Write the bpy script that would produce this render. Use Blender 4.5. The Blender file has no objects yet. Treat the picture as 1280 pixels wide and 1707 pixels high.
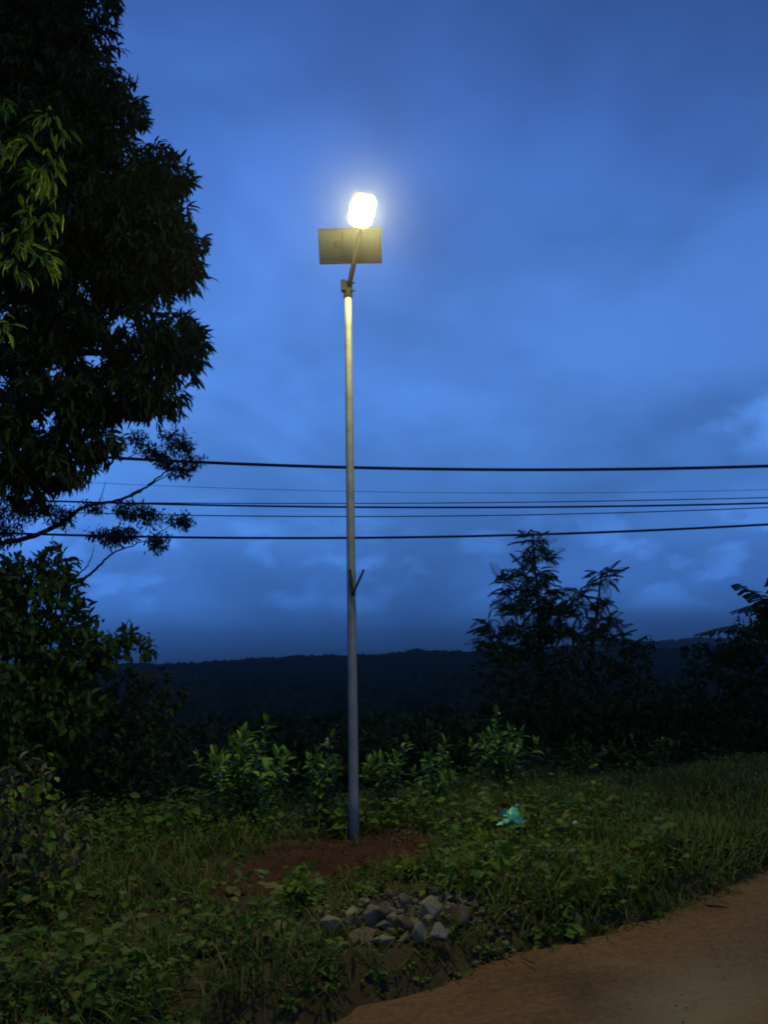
import bpy, math, random
import numpy as np
from mathutils import Vector, Matrix, Euler
random.seed(7)
rng = np.random.default_rng(11)
R = math.radians
sc = bpy.context.scene
COL = sc.collection

# ------------------------------------------------------------------ camera
EYE = Vector((0.0, 0.0, 1.6))
PITCH, ROLL, FPX = R(11.1), R(-1.1), 1280.0
cam = bpy.data.cameras.new('camera')
cam.sensor_fit = 'VERTICAL'; cam.sensor_height = 36.0; cam.lens = 36.0 * FPX / 1707.0
cam.clip_start = 0.05; cam.clip_end = 12000
cam_o = bpy.data.objects.new('camera', cam); COL.objects.link(cam_o)
CR = Matrix.Rotation(math.pi / 2 + PITCH, 3, 'X') @ Matrix.Rotation(ROLL, 3, 'Z')
cam_o.matrix_world = Matrix.Translation(EYE) @ CR.to_4x4()
sc.camera = cam_o

# ------------------------------------------------------------------ dusk sky, sun, exposure
SUN_EL, SUN_AZ = R(7.0), R(140.0)
world = bpy.data.worlds.new('World'); sc.world = world; world.use_nodes = True
wn = world.node_tree; wn.nodes.clear()
def WN(t, **k):
    n = wn.nodes.new(t)
    for a, b in k.items(): setattr(n, a, b)
    return n
def wmath(op, a, b=None, c=None, clamp=False):
    n = WN('ShaderNodeMath', operation=op, use_clamp=clamp)
    for i, v in enumerate((a, b, c)):
        if v is None: continue
        if isinstance(v, (int, float)): n.inputs[i].default_value = v
        else: wn.links.new(v, n.inputs[i])
    return n.outputs[0]
def wmap(v, a, b, c, d, smooth=True):
    n = WN('ShaderNodeMapRange'); n.interpolation_type = 'SMOOTHSTEP' if smooth else 'LINEAR'
    wn.links.new(v, n.inputs['Value'])
    for k, x in zip(('From Min', 'From Max', 'To Min', 'To Max'), (a, b, c, d)): n.inputs[k].default_value = x
    return n.outputs[0]
sky = WN('ShaderNodeTexSky', sky_type='NISHITA', sun_disc=False)
sky.sun_elevation = SUN_EL; sky.sun_rotation = SUN_AZ
sky.ozone_density = 6.0; sky.air_density = 1.0; sky.dust_density = 0.6
tc = WN('ShaderNodeTexCoord'); sep = WN('ShaderNodeSeparateXYZ'); wn.links.new(tc.outputs['Generated'], sep.inputs[0])
zc = wmath('MAXIMUM', sep.outputs['Z'], 0.0)
den = wmath('ADD', zc, 0.45)
def cloud_noise(sx, sy, off, scale, detail, rough, dist=0.0):
    cmb = WN('ShaderNodeCombineXYZ')
    wn.links.new(wmath('MULTIPLY', wmath('DIVIDE', sep.outputs['X'], den), sx), cmb.inputs[0])
    wn.links.new(wmath('MULTIPLY', wmath('DIVIDE', sep.outputs['Y'], den), sy), cmb.inputs[1])
    cmb.inputs[2].default_value = off
    n = WN('ShaderNodeTexNoise'); wn.links.new(cmb.outputs[0], n.inputs['Vector'])
    n.inputs['Scale'].default_value = scale; n.inputs['Detail'].default_value = detail
    n.inputs['Roughness'].default_value = rough; n.inputs['Distortion'].default_value = dist
    return n.outputs[0]
broad = wmap(cloud_noise(1, 1.1, 3.1, 1.15, 3.0, 0.5, 0.4), 0.3, 0.7, 0.84, 1.14)
mid = wmap(cloud_noise(1, 1, 8.4, 3.0, 4.0, 0.5, 0.2), 0.34, 0.68, 0.78, 1.17)
# low heaped clouds near the horizon
lown = WN('ShaderNodeTexNoise'); cm = WN('ShaderNodeMapping'); wn.links.new(tc.outputs['Generated'], cm.inputs[0])
cm.inputs['Scale'].default_value = (9.0, 9.0, 17.0); cm.inputs['Location'].default_value = (1.3, 0.4, 2.0)
wn.links.new(cm.outputs[0], lown.inputs['Vector']); lown.inputs['Scale'].default_value = 1.25
lown.inputs['Detail'].default_value = 6; lown.inputs['Roughness'].default_value = 0.52
puff = wmap(lown.outputs[0], 0.47, 0.62, 0.0, 1.0)
lowband = wmath('MULTIPLY', wmap(sep.outputs['Z'], 0.045, 0.075, 0, 1), wmap(sep.outputs['Z'], 0.13, 0.22, 1, 0))
puffs = wmath('ADD', wmath('MULTIPLY', wmath('MULTIPLY', puff, lowband), 0.5), 0.92)
# the sky dims towards the horizon behind a far cloud bank
bank = WN('ShaderNodeValToRGB'); wn.links.new(sep.outputs['Z'], bank.inputs[0]); el = bank.color_ramp.elements
el[0].position, el[0].color = 0.0, (.045, .105, .45, 1); el[1].position, el[1].color = 1.0, (.50, .31, .36, 1)
for p_, c_ in ((.04, (.072, .125, .36)), (.077, (.155, .185, .39)), (.117, (.225, .205, .345)), (.233, (.50, .36, .43)), (.309, (.70, .455, .51)), (.446, (1.02, .64, .68)), (.566, (1.0, .62, .69)), (.70, (.84, .52, .58))):
    e_ = el.new(p_); e_.color = (*c_, 1)
# a pale break in the cloud low on the right, its lower rim sharper
brk = WN('ShaderNodeVectorMath', operation='DISTANCE'); wn.links.new(tc.outputs['Generated'], brk.inputs[0]); brk.inputs[1].default_value = (.482, .835, .255)
brkn = wmath('ADD', brk.outputs['Value'], wmath('MULTIPLY', wmath('SUBTRACT', lown.outputs[0], .5), .22))
brkf = wmath('MULTIPLY', wmap(brkn, .015, .085, 1, 0), wmap(wmath('ADD', sep.outputs['Z'], wmath('MULTIPLY', lown.outputs[0], .05)), .240, .262, 0, 1))
bank2 = wmap(sep.outputs['Z'], 0.035, 0.06, 0.80, 1.0)
fac = wmath('MULTIPLY', wmath('MULTIPLY', broad, mid), wmath('MULTIPLY', puffs, wmath('MULTIPLY', bank2, wmath('ADD', wmath('MULTIPLY', brkf, .9), 1.0))))
tint = WN('ShaderNodeVectorMath', operation='MULTIPLY'); wn.links.new(sky.outputs[0], tint.inputs[0]); wn.links.new(bank.outputs[0], tint.inputs[1])
scl = WN('ShaderNodeVectorMath', operation='SCALE'); wn.links.new(tint.outputs[0], scl.inputs[0]); wn.links.new(fac, scl.inputs['Scale'])
bg = WN('ShaderNodeBackground'); wn.links.new(scl.outputs[0], bg.inputs[0]); bg.inputs[1].default_value = 0.13
wo = WN('ShaderNodeOutputWorld'); wn.links.new(bg.outputs[0], wo.inputs[0])

sun = bpy.data.lights.new('sun', 'SUN'); sun.energy = 0.012; sun.angle = R(25); sun.color = (1.0, 0.82, 0.66)
sun_o = bpy.data.objects.new('sun', sun); COL.objects.link(sun_o)
sd = Vector((math.sin(SUN_AZ) * math.cos(SUN_EL), math.cos(SUN_AZ) * math.cos(SUN_EL), math.sin(SUN_EL)))
sun_o.rotation_euler = sd.to_track_quat('Z', 'Y').to_euler(); sun_o.location = (10, -8, 12)

sc.view_settings.view_transform = 'Standard'; sc.view_settings.look = 'None'
sc.view_settings.exposure = 2.0; sc.view_settings.gamma = 1.0; sc.view_settings.use_curve_mapping = False
sc.cycles.filter_width = 1.9
sc.cycles.max_bounces = 6; sc.cycles.diffuse_bounces = 3; sc.cycles.glossy_bounces = 3
sc.cycles.transmission_bounces = 4; sc.cycles.volume_bounces = 0; sc.cycles.use_denoising = True

# ------------------------------------------------------------------ helpers
def ray(px, py): return CR @ Vector(((px - 640) / FPX, -(py - 853.5) / FPX, -1.0))
def at(px, py, Y):                       # a point of the place at depth Y
    d = ray(px, py); return EYE + d * (Y / d.y)
def on_ground(px, py, z=0.0):
    d = ray(px, py); return EYE + d * ((z - EYE.z) / d.z)
def mpp(p): return (Vector(p) - EYE).dot(CR @ Vector((0, 0, -1))) / FPX      # metres per photo pixel there

def tag(o, label=None, cat=None, group=None, kind=None):
    for k, v in (('label', label), ('category', cat), ('group', group), ('kind', kind)):
        if v: o[k] = v
    return o
def empty(name, loc, label, cat, group=None):
    o = bpy.data.objects.new(name, None); COL.objects.link(o); o.location = loc; o.empty_display_size = 0.2
    return tag(o, label, cat, group)
def mesh(name, verts, faces, smooth=False):
    me = bpy.data.meshes.new(name); me.from_pydata([tuple(v) for v in verts], [], faces); me.update()
    if smooth: me.polygons.foreach_set('use_smooth', [True] * len(me.polygons))
    return me
def link(name, me, mat, parent=None):
    o = bpy.data.objects.new(name, me); COL.objects.link(o)
    if mat is not None and not me.materials: me.materials.append(mat)
    if parent is not None:
        o.parent = parent; o.matrix_parent_inverse = parent_inv(parent)
    return o
def parent_inv(p):
    m = Matrix.Identity(4); q = p
    while q is not None:
        m = (q.matrix_parent_inverse @ q.matrix_basis if q.parent else q.matrix_basis) @ m; q = q.parent
    return m.inverted()
class MB:
    """collects shapes of ONE part, in world coordinates"""
    def __init__(s): s.v = []; s.f = []
    def add(s, v, f):
        k = len(s.v); s.v += [Vector(p) for p in v]; s.f += [tuple(i + k for i in q) for q in f]; return s
    def box(s, c, size, rot=None, bev=0.0):
        hx, hy, hz = size[0] / 2, size[1] / 2, size[2] / 2
        b = min(bev, hx * .9, hy * .9, hz * .9)
        if b <= 0:
            v = [(x, y, z) for z in (-hz, hz) for y in (-hy, hy) for x in (-hx, hx)]
            f = [(0, 2, 3, 1), (4, 5, 7, 6), (0, 1, 5, 4), (2, 6, 7, 3), (0, 4, 6, 2), (1, 3, 7, 5)]
        else:
            ring = lambda z, i: [(hx - i, -hy + b, z), (hx - i, hy - b, z), (hx - b, hy - i, z), (-hx + b, hy - i, z),
                                 (-hx + i, hy - b, z), (-hx + i, -hy + b, z), (-hx + b, -hy + i, z), (hx - b, -hy + i, z)]
            v = ring(-hz, b) + ring(-hz + b, 0) + ring(hz - b, 0) + ring(hz, b)
            f = [tuple(range(7, -1, -1)), tuple(range(24, 32))]
            for r in range(3):
                for i in range(8):
                    j = (i + 1) % 8; f.append((r * 8 + i, r * 8 + j, r * 8 + 8 + j, r * 8 + 8 + i))
        rot = rot or Matrix.Identity(3)
        return s.add([Vector(c) + rot @ Vector(p) for p in v], f)
    def tube(s, pts, rad, n=8, cap=True):
        pts = [Vector(p) for p in pts]
        if isinstance(rad, (int, float)): rad = [rad] * len(pts)
        v, f = [], []; up = None
        for i, p in enumerate(pts):
            t = (pts[min(i + 1, len(pts) - 1)] - pts[max(i - 1, 0)]).normalized()
            if up is None: up = t.orthogonal().normalized()
            up = (up - t * up.dot(t)).normalized(); sd_ = t.cross(up)
            for k in range(n):
                a = 2 * math.pi * k / n; v.append(p + (up * math.cos(a) + sd_ * math.sin(a)) * rad[i])
        for i in range(len(pts) - 1):
            for k in range(n):
                j = (k + 1) % n; f.append((i * n + k, i * n + j, i * n + n + j, i * n + n + k))
        if cap:
            f.append(tuple(range(n - 1, -1, -1))); f.append(tuple(range((len(pts) - 1) * n, len(pts) * n)))
        return s.add(v, f)
    def build(s, name, mat, parent=None, smooth=False): return link(name, mesh(name, s.v, s.f, smooth), mat, parent)

def curve(pts, n=6, jig=0.0):            # Catmull-Rom through points
    P = [Vector(p) for p in pts]; P = [P[0] * 2 - P[1]] + P + [P[-1] * 2 - P[-2]]
    out = []
    for i in range(1, len(P) - 2):
        for k in range(n):
            t = k / n; a, b, c, d = P[i - 1:i + 3]
            q = 0.5 * ((2 * b) + (c - a) * t + (2 * a - 5 * b + 4 * c - d) * t * t + (3 * b - a - 3 * c + d) * t ** 3)
            if jig and (i > 1 or k): q += Vector((random.uniform(-jig, jig), random.uniform(-jig, jig), random.uniform(-jig, jig)))
            out.append(q)
    out.append(P[-2]); return out
def taper(n, a, b): return [a + (b - a) * i / (n - 1) for i in range(n)]

def hash2(ix, iy, seed):
    h = (ix.astype(np.int64) * 374761393 + iy.astype(np.int64) * 668265263 + seed * 144665) & 0x7fffffff
    h = ((h ^ (h >> 13)) * 1274126177) & 0x7fffffff
    return ((h ^ (h >> 16)) & 0xffff) / 65535.0
def vnoise(x, y, seed=0):
    x = np.asarray(x, float); y = np.asarray(y, float); ix = np.floor(x); iy = np.floor(y); fx = x - ix; fy = y - iy
    fx = fx * fx * (3 - 2 * fx); fy = fy * fy * (3 - 2 * fy)
    a = hash2(ix, iy, seed); b = hash2(ix + 1, iy, seed); c = hash2(ix, iy + 1, seed); d = hash2(ix + 1, iy + 1, seed)
    return (a * (1 - fx) + b * fx) * (1 - fy) + (c * (1 - fx) + d * fx) * fy - 0.5
def fbm(x, y, seed=0, oct=4):
    s = 0; a = 1
    for o in range(oct): s = s + a * vnoise(x * 2 ** o, y * 2 ** o, seed + o * 17); a *= 0.5
    return s
def sstep(a, b, x):
    t = np.clip((np.asarray(x, float) - a) / (b - a), 0, 1); return t * t * (3 - 2 * t)

# instanced templates joined into ONE mesh (foliage, grass)
def unit(a): return a / np.maximum(np.linalg.norm(a, axis=-1, keepdims=True), 1e-9)
def frames(pos, d, up, L, W, H=None):
    """(N,3,4) matrices: x along the leaf, y across, z its normal"""
    d = unit(d); s = unit(np.cross(up, d)); n = np.cross(d, s); H = L if H is None else H
    M = np.empty((len(pos), 3, 4)); M[:, :, 0] = d * L[:, None]; M[:, :, 1] = s * W[:, None]; M[:, :, 2] = n * H[:, None]; M[:, :, 3] = pos
    return M
def joined(name, tv, tf, M, mat, parent=None, kind=None):
    tv = np.asarray(tv, float); N = len(M); k = len(tv)
    V = np.einsum('nij,kj->nki', M[:, :, :3], tv) + M[:, None, :, 3]
    lt = np.array([len(f) for f in tf]); li = np.concatenate([np.array(f) for f in tf])
    LI = (li[None, :] + (np.arange(N) * k)[:, None]).ravel(); LT = np.tile(lt, N); LS = np.concatenate([[0], np.cumsum(LT)[:-1]])
    me = bpy.data.meshes.new(name); me.vertices.add(N * k); me.loops.add(len(LI)); me.polygons.add(len(LT))
    me.vertices.foreach_set('co', V.ravel()); me.loops.foreach_set('vertex_index', LI.astype(np.int32))
    me.polygons.foreach_set('loop_start', LS.astype(np.int32)); me.polygons.foreach_set('loop_total', LT.astype(np.int32))
    me.update(calc_edges=True)
    o = link(name, me, mat, parent)
    if kind: o['kind'] = kind
    return o
def singles(name, me, M, mat, parent):   # each one an object of its own, sharing mesh data
    if not me.materials: me.materials.append(mat)
    inv = parent_inv(parent)
    for m in M:
        o = bpy.data.objects.new(name, me); COL.objects.link(o); o.parent = parent; o.matrix_parent_inverse = inv
        o.matrix_basis = Matrix([list(m[0]), list(m[1]), list(m[2]), [0, 0, 0, 1]])
LEAF_V = [(0, 0, 0), (.32, .46, .06), (.34, 0, 0), (.32, -.46, .06), (.7, .36, -.02), (.72, 0, -.07), (.7, -.36, -.02), (1, 0, -.2)]
LEAF_F = [(0, 2, 1), (0, 3, 2), (1, 2, 5, 4), (2, 3, 6, 5), (4, 5, 7), (5, 6, 7)]
THIN_V = [(0, 0, 0), (.4, .5, .0), (.4, -.5, .0), (1, 0, -.14)]
THIN_F = [(0, 2, 3, 1)]
BLADE_V = [(0, .5, 0), (0, -.5, 0), (.45, .4, .0), (.45, -.4, .0), (.8, .22, -.12), (.8, -.22, -.12), (1, 0, -.28)]
BLADE_F = [(0, 1, 3, 2), (2, 3, 5, 4), (4, 5, 6)]
LEAF_ME = {}
def leaf_mesh(key, mat):
    if key not in LEAF_ME: LEAF_ME[key] = mesh('leaf', LEAF_V, LEAF_F); LEAF_ME[key].materials.append(mat)
    return LEAF_ME[key]

# ------------------------------------------------------------------ materials
def mat(name): 
    m = bpy.data.materials.new(name); m.use_nodes = True; return m, m.node_tree, m.node_tree.nodes['Principled BSDF']
def ramp_noise(nt, scale, cols, detail=5, rough=.6, coord='Object'):
    t = nt.nodes.new('ShaderNodeTexCoord'); n = nt.nodes.new('ShaderNodeTexNoise'); r = nt.nodes.new('ShaderNodeValToRGB')
    n.inputs['Scale'].default_value = scale; n.inputs['Detail'].default_value = detail; n.inputs['Roughness'].default_value = rough
    nt.links.new(t.outputs[coord], n.inputs['Vector']); nt.links.new(n.outputs[0], r.inputs[0])
    e = r.color_ramp.elements
    e[0].position, e[0].color = cols[0][0], (*cols[0][1], 1); e[1].position, e[1].color = cols[-1][0], (*cols[-1][1], 1)
    for p, c in cols[1:-1]:
        x = e.new(p); x.color = (*c, 1)
    return r.outputs[0], n.outputs[0]
def bump(nt, bs, scale, dist, strength=.6, detail=6):
    t = nt.nodes.new('ShaderNodeTexCoord'); n = nt.nodes.new('ShaderNodeTexNoise'); b = nt.nodes.new('ShaderNodeBump')
    n.inputs['Scale'].default_value = scale; n.inputs['Detail'].default_value = detail
    nt.links.new(t.outputs['Object'], n.inputs['Vector']); nt.links.new(n.outputs[0], b.inputs['Height'])
    b.inputs['Distance'].default_value = dist; b.inputs['Strength'].default_value = strength
    nt.links.new(b.outputs[0], bs.inputs['Normal'])
def surf(name, scale, cols, rough=.9, spec=.2, bscale=None, bdist=.01, metal=0.0, detail=5):
    m, nt, b = mat(name); c, _ = ramp_noise(nt, scale, cols, detail); nt.links.new(c, b.inputs['Base Color'])
    b.inputs['Roughness'].default_value = rough; b.inputs['Specular IOR Level'].default_value = spec; b.inputs['Metallic'].default_value = metal
    if bscale: bump(nt, b, bscale, bdist)
    return m
def foliage(name, cols, trans=.35, rough=.6, spec=.1):
    spec = min(spec, .15); cols = [(r_, g_, b_ * .6) for r_, g_, b_ in cols]
    """leaf: colour differs from leaf to leaf, some light comes through"""
    m, nt, b = mat(name)
    g = nt.nodes.new('ShaderNodeNewGeometry'); oi = nt.nodes.new('ShaderNodeObjectInfo')
    a = nt.nodes.new('ShaderNodeMath'); a.operation = 'ADD'; fr = nt.nodes.new('ShaderNodeMath'); fr.operation = 'FRACT'
    nt.links.new(g.outputs['Random Per Island'], a.inputs[0]); nt.links.new(oi.outputs['Random'], a.inputs[1]); nt.links.new(a.outputs[0], fr.inputs[0])
    r = nt.nodes.new('ShaderNodeValToRGB'); nt.links.new(fr.outputs[0], r.inputs[0]); e = r.color_ramp.elements
    e[0].color = (*cols[0], 1); e[1].color = (*cols[-1], 1)
    for i, c in enumerate(cols[1:-1]):
        x = e.new((i + 1) / (len(cols) - 1)); x.color = (*c, 1)
    nt.links.new(r.outputs[0], b.inputs['Base Color']); b.inputs['Roughness'].default_value = rough; b.inputs['Specular IOR Level'].default_value = spec
    t = nt.nodes.new('ShaderNodeBsdfTranslucent'); nt.links.new(r.outputs[0], t.inputs[0])
    mx = nt.nodes.new('ShaderNodeMixShader'); mx.inputs[0].default_value = trans
    nt.links.new(b.outputs[0], mx.inputs[1]); nt.links.new(t.outputs[0], mx.inputs[2])
    nt.links.new(mx.outputs[0], nt.nodes['Material Output'].inputs[0]); return m
M = {}
M['earth'] = surf('earth', 1.3, [(.3, (.022, .016, .008)), (.55, (.036, .025, .011)), (.75, (.034, .036, .012))], .95, .1, 9, .03)
_nt = M['earth'].node_tree; _b = _nt.nodes['Principled BSDF']; _src = _b.inputs['Base Color'].links[0].from_socket
_at = _nt.nodes.new('ShaderNodeAttribute'); _at.attribute_name = 'wooded'; _mx = _nt.nodes.new('ShaderNodeMix'); _mx.data_type = 'RGBA'
_nt.links.new(_at.outputs['Fac'], _mx.inputs['Factor']); _nt.links.new(_src, _mx.inputs[6]); _mx.inputs[7].default_value = (.012, .02, .009, 1); _nt.links.new(_mx.outputs[2], _b.inputs['Base Color'])
M['soil'] = surf('soil', 2.6, [(.3, (.020, .009, .0035)), (.55, (.036, .014, .0055)), (.75, (.05, .021, .009))], .95, .1, 30, .02)
M['hill'] = surf('hill', .02, [(.35, (.007, .011, .006)), (.65, (.013, .019, .008))], 1, .0)
M['steel'] = surf('galvanised_steel', 6, [(.25, (.12, .125, .105)), (.5, (.185, .19, .165)), (.75, (.215, .22, .19))], .6, .3, 40, .002, metal=.15)
M['darksteel'] = surf('weathered_steel', 14, [(.3, (.008, .007, .007)), (.7, (.016, .013, .012))], .85, .08, 40, .002)
M['rust'] = surf('rusty_bar', 20, [(.3, (.018, .010, .006)), (.7, (.035, .022, .014))], .75, .2, 60, .003)
M['panelback'] = surf('panel_backsheet', 3, [(.3, (.062, .058, .056)), (.7, (.095, .09, .086))], .7, .3)
M['cell'] = surf('solar_cell', 8, [(.3, (.006, .009, .03)), (.7, (.012, .016, .05))], .15, .6)
M['alu'] = surf('panel_frame', 12, [(.3, (.06, .056, .052)), (.7, (.09, .085, .078))], .6, .3, metal=.1)
M['armgrey'] = surf('arm_paint', 12, [(.3, (.018, .017, .016)), (.7, (.028, .026, .024))], .75, .1)
M['housing'] = surf('lamp_housing', 9, [(.3, (.16, .16, .16)), (.7, (.24, .24, .24))], .5, .4, metal=.3)
M['cable'] = surf('cable_sheath', 10, [(.3, (.008, .008, .009)), (.7, (.015, .015, .016))], .6, .3)
M['bark'] = surf('bark', 7, [(.3, (.022, .017, .012)), (.6, (.05, .04, .028)), (.8, (.075, .065, .05))], .95, .1, 22, .02)
M['palebark'] = surf('pale_bark', 6, [(.3, (.05, .045, .036)), (.7, (.12, .105, .085))], .9, .15, 25, .01)
M['stone'] = surf('broken_stone', 7, [(.3, (.035, .025, .011)), (.45, (.10, .08, .043)), (.8, (.15, .125, .07))], .9, .2, 26, .008)
M['brownstone'] = surf('brown_stone', 5, [(.25, (.05, .034, .017)), (.6, (.095, .068, .038)), (.8, (.13, .098, .06))], .9, .2, 26, .008)
M['darkstone'] = surf('dark_stone', 6, [(.3, (.012, .012, .014)), (.7, (.03, .03, .032))], .6, .3, 30, .006)
M['palestone'] = surf('pale_stone', 5, [(.3, (.06, .044, .02)), (.45, (.15, .125, .07)), (.8, (.21, .178, .105))], .9, .2, 26, .008)
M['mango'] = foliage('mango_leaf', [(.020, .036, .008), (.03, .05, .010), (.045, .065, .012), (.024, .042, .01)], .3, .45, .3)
M['mangolit'] = foliage('mango_leaf_lit', [(.05, .10, .008), (.11, .20, .010), (.18, .26, .012), (.06, .13, .01)], .4, .45, .3)  # lit copy of the mango leaf, lamplight painted into the colour
M['fine'] = foliage('fine_leaf', [(.02, .035, .012), (.035, .055, .016), (.028, .042, .014)], .3)
M['feather'] = foliage('feathery_leaf', [(.03, .05, .018), (.05, .075, .024), (.065, .085, .028)], .3)
M['broad'] = foliage('broad_leaf', [(.025, .05, .012), (.04, .075, .016), (.055, .09, .018)], .3)
M['coffee'] = foliage('glossy_shrub_leaf', [(.06, .13, .028), (.09, .19, .034), (.14, .24, .034), (.07, .15, .032)], .3, .4, .4)
M['lime'] = foliage('lime_leaf', [(.07, .13, .015), (.11, .18, .02), (.16, .2, .022)], .35)
M['dead'] = foliage('withered_leaf', [(.06, .05, .036), (.10, .085, .06), (.045, .035, .025), (.13, .12, .09)], .15, .8, .1)
M['herb'] = foliage('herb_leaf', [(.025, .062, .008), (.045, .095, .010), (.07, .11, .012), (.03, .075, .010), (.09, .09, .018)], .3, .6, .2)
M['grass'] = foliage('grass_blade', [(.03, .065, .010), (.05, .085, .014), (.10, .085, .03), (.05, .075, .012), (.03, .06, .01)], .3, .6, .2)
M['yellow'] = foliage('yellow_leaf', [(.30, .30, .02), (.42, .40, .03)], .3)
M['darkshrub'] = foliage('dark_shrub_leaf', [(.016, .028, .010), (.026, .042, .013), (.034, .046, .016)], .25)
M['banana'] = foliage('banana_leaf', [(.02, .045, .016), (.03, .06, .02)], .3, .5, .3)
M['forest'] = foliage('forest_leaf', [(.012, .022, .010), (.02, .034, .013), (.028, .038, .016)], .2, .8, .05)
M['white'] = surf('white_petal', 20, [(.3, (.6, .6, .55)), (.7, (.8, .8, .75))], .7, .2)

# dirt road: packed red earth, rougher pale gravel in the wheel track
m, nt, b = mat('dirt_road'); M['road'] = m
c1, n1 = ramp_noise(nt, .9, [(.32, (.05, .026, .009)), (.5, (.10, .050, .018)), (.66, (.105, .066, .03))], 6, .6)
c2, n2 = ramp_noise(nt, 30, [(.3, (.55, .55, .55)), (.7, (1.15, 1.15, 1.15))], 4, .6)
mul = nt.nodes.new('ShaderNodeMix'); mul.data_type = 'RGBA'; mul.blend_type = 'MULTIPLY'; mul.inputs['Factor'].default_value = 1
nt.links.new(c1, mul.inputs[6]); nt.links.new(c2, mul.inputs[7])
at_ = nt.nodes.new('ShaderNodeAttribute'); at_.attribute_name = 'gravel'
mx = nt.nodes.new('ShaderNodeMix'); mx.data_type = 'RGBA'; nt.links.new(at_.outputs['Fac'], mx.inputs['Factor'])
nt.links.new(mul.outputs[2], mx.inputs[6]); mx.inputs[7].default_value = (.135, .10, .055, 1)
nt.links.new(mx.outputs[2], b.inputs['Base Color']); b.inputs['Roughness'].default_value = .92; b.inputs['Specular IOR Level'].default_value = .15
bump(nt, b, 22, .02, .7)

# LED panel of the lamp: the thing in the picture that gives light
m, nt, b = mat('led_light'); M['led'] = m
em = nt.nodes.new('ShaderNodeEmission'); em.inputs[0].default_value = (1.0, .91, .36, 1); em.inputs[1].default_value = 265.0
nt.links.new(em.outputs[0], nt.nodes['Material Output'].inputs[0])
m, nt, b = mat('painted_halo_rim'); M['rim'] = m  # yellow halo of the lamp, painted as faint emission on its bezel
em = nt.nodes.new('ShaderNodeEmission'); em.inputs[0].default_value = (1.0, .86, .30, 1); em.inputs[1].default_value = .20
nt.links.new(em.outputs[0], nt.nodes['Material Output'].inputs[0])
m, nt, b = mat('turquoise_plastic'); M['plastic'] = m
b.inputs['Base Color'].default_value = (.08, .38, .25, 1); b.inputs['Roughness'].default_value = .35; b.inputs['Specular IOR Level'].default_value = .5
bump(nt, b, 40, .006)

# ------------------------------------------------------------------ terrain
E0, E1 = on_ground(560, 1707), on_ground(1280, 1465)
RT = Vector((E1.x - E0.x, E1.y - E0.y, 0)).normalized(); RN = Vector((-RT.y, RT.x, 0))       # along the road, towards the verge
def verge_dist(x, y):
    s = (x - E0.x) * RN.x + (y - E0.y) * RN.y; t = (x - E0.x) * RT.x + (y - E0.y) * RT.y
    return s + .30 * vnoise(t * .8, t * 0 + 1.5, 5) + .22 * vnoise(t * 2.6, t * 0 + 3.5, 6) + .09 * vnoise(t * 9, t * 0, 9), t
POLE = on_ground(590.5, 1392, .05)
def ground_z(x, y):
    x = np.asarray(x, float); y = np.asarray(y, float)
    s, t = verge_dist(x, y)
    z = -.06 + .15 * sstep(-.05, .35, s)
    near = sstep(0.2, .9, s)
    z = z + near * (.10 * vnoise(x * .7, y * .7, 2) + .05 * vnoise(x * 2.3, y * 2.3, 3) + .02 * vnoise(x * 7, y * 7, 4))
    e = y - (10.0 + .5 * np.clip(x, -6, 9))
    e = np.where(e > 20, e, np.log1p(np.exp(np.clip(e, -40, 20) / 1.2)) * 1.2)
    z = z - 42 * (1 - np.exp(-.26 * e / 42)) + np.where(e > 4, 1.2 * fbm(x * .04, y * .04, 31, 3) * np.minimum(e / 30, 3), 0)
    r = np.hypot(x, y - 5)
    return z + 30 * sstep(120, 270, r) * (e > 5) - 60 * sstep(1000, 3500, r) * (e > 5)
def polar_sheet(name, cx, cy, az, rad, zf, m):
    A, Rr = np.meshgrid(az, rad); X = cx + np.sin(A) * Rr; Y = cy + np.cos(A) * Rr; Z = zf(X, Y, A, Rr)
    nr, na = A.shape; V = np.stack([X, Y, Z], -1).reshape(-1, 3)
    wrap = abs(az[-1] - az[0]) > 6; nn = na if wrap else na - 1
    i, j = np.meshgrid(np.arange(nr - 1), np.arange(nn), indexing='ij'); j2 = (j + 1) % na
    F = np.stack([i * na + j, i * na + j2, (i + 1) * na + j2, (i + 1) * na + j], -1).reshape(-1, 4)
    me = bpy.data.meshes.new(name); me.vertices.add(len(V)); me.loops.add(F.size); me.polygons.add(len(F))
    me.vertices.foreach_set('co', V.ravel()); me.loops.foreach_set('vertex_index', F.ravel().astype(np.int32))
    me.polygons.foreach_set('loop_start', (np.arange(len(F)) * 4).astype(np.int32)); me.polygons.foreach_set('loop_total', np.full(len(F), 4, np.int32))
    me.update(calc_edges=True); me.polygons.foreach_set('use_smooth', np.ones(len(F), bool))
    o = tag(link(name, me, m), kind='structure'); o['_n'] = 0; del o['_n']
    return o
rad = np.concatenate([[.02], np.arange(.12, 16, .12), 16 * 1.09 ** np.arange(0, 67)])
polar_sheet('ground', 0, 6, np.linspace(0, 2 * math.pi, 480, endpoint=False), rad, lambda X, Y, A, r: ground_z(X, Y), M['earth'])
go = bpy.data.objects['ground'].data; co = np.empty(len(go.vertices) * 3); go.vertices.foreach_get('co', co); co = co.reshape(-1, 3)
wa = go.attributes.new('wooded', 'FLOAT', 'POINT'); wa.data.foreach_set('value', sstep(.5, 4, co[:, 1] - (10 + .5 * np.clip(co[:, 0], -6, 9))).astype(np.float32))

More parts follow.
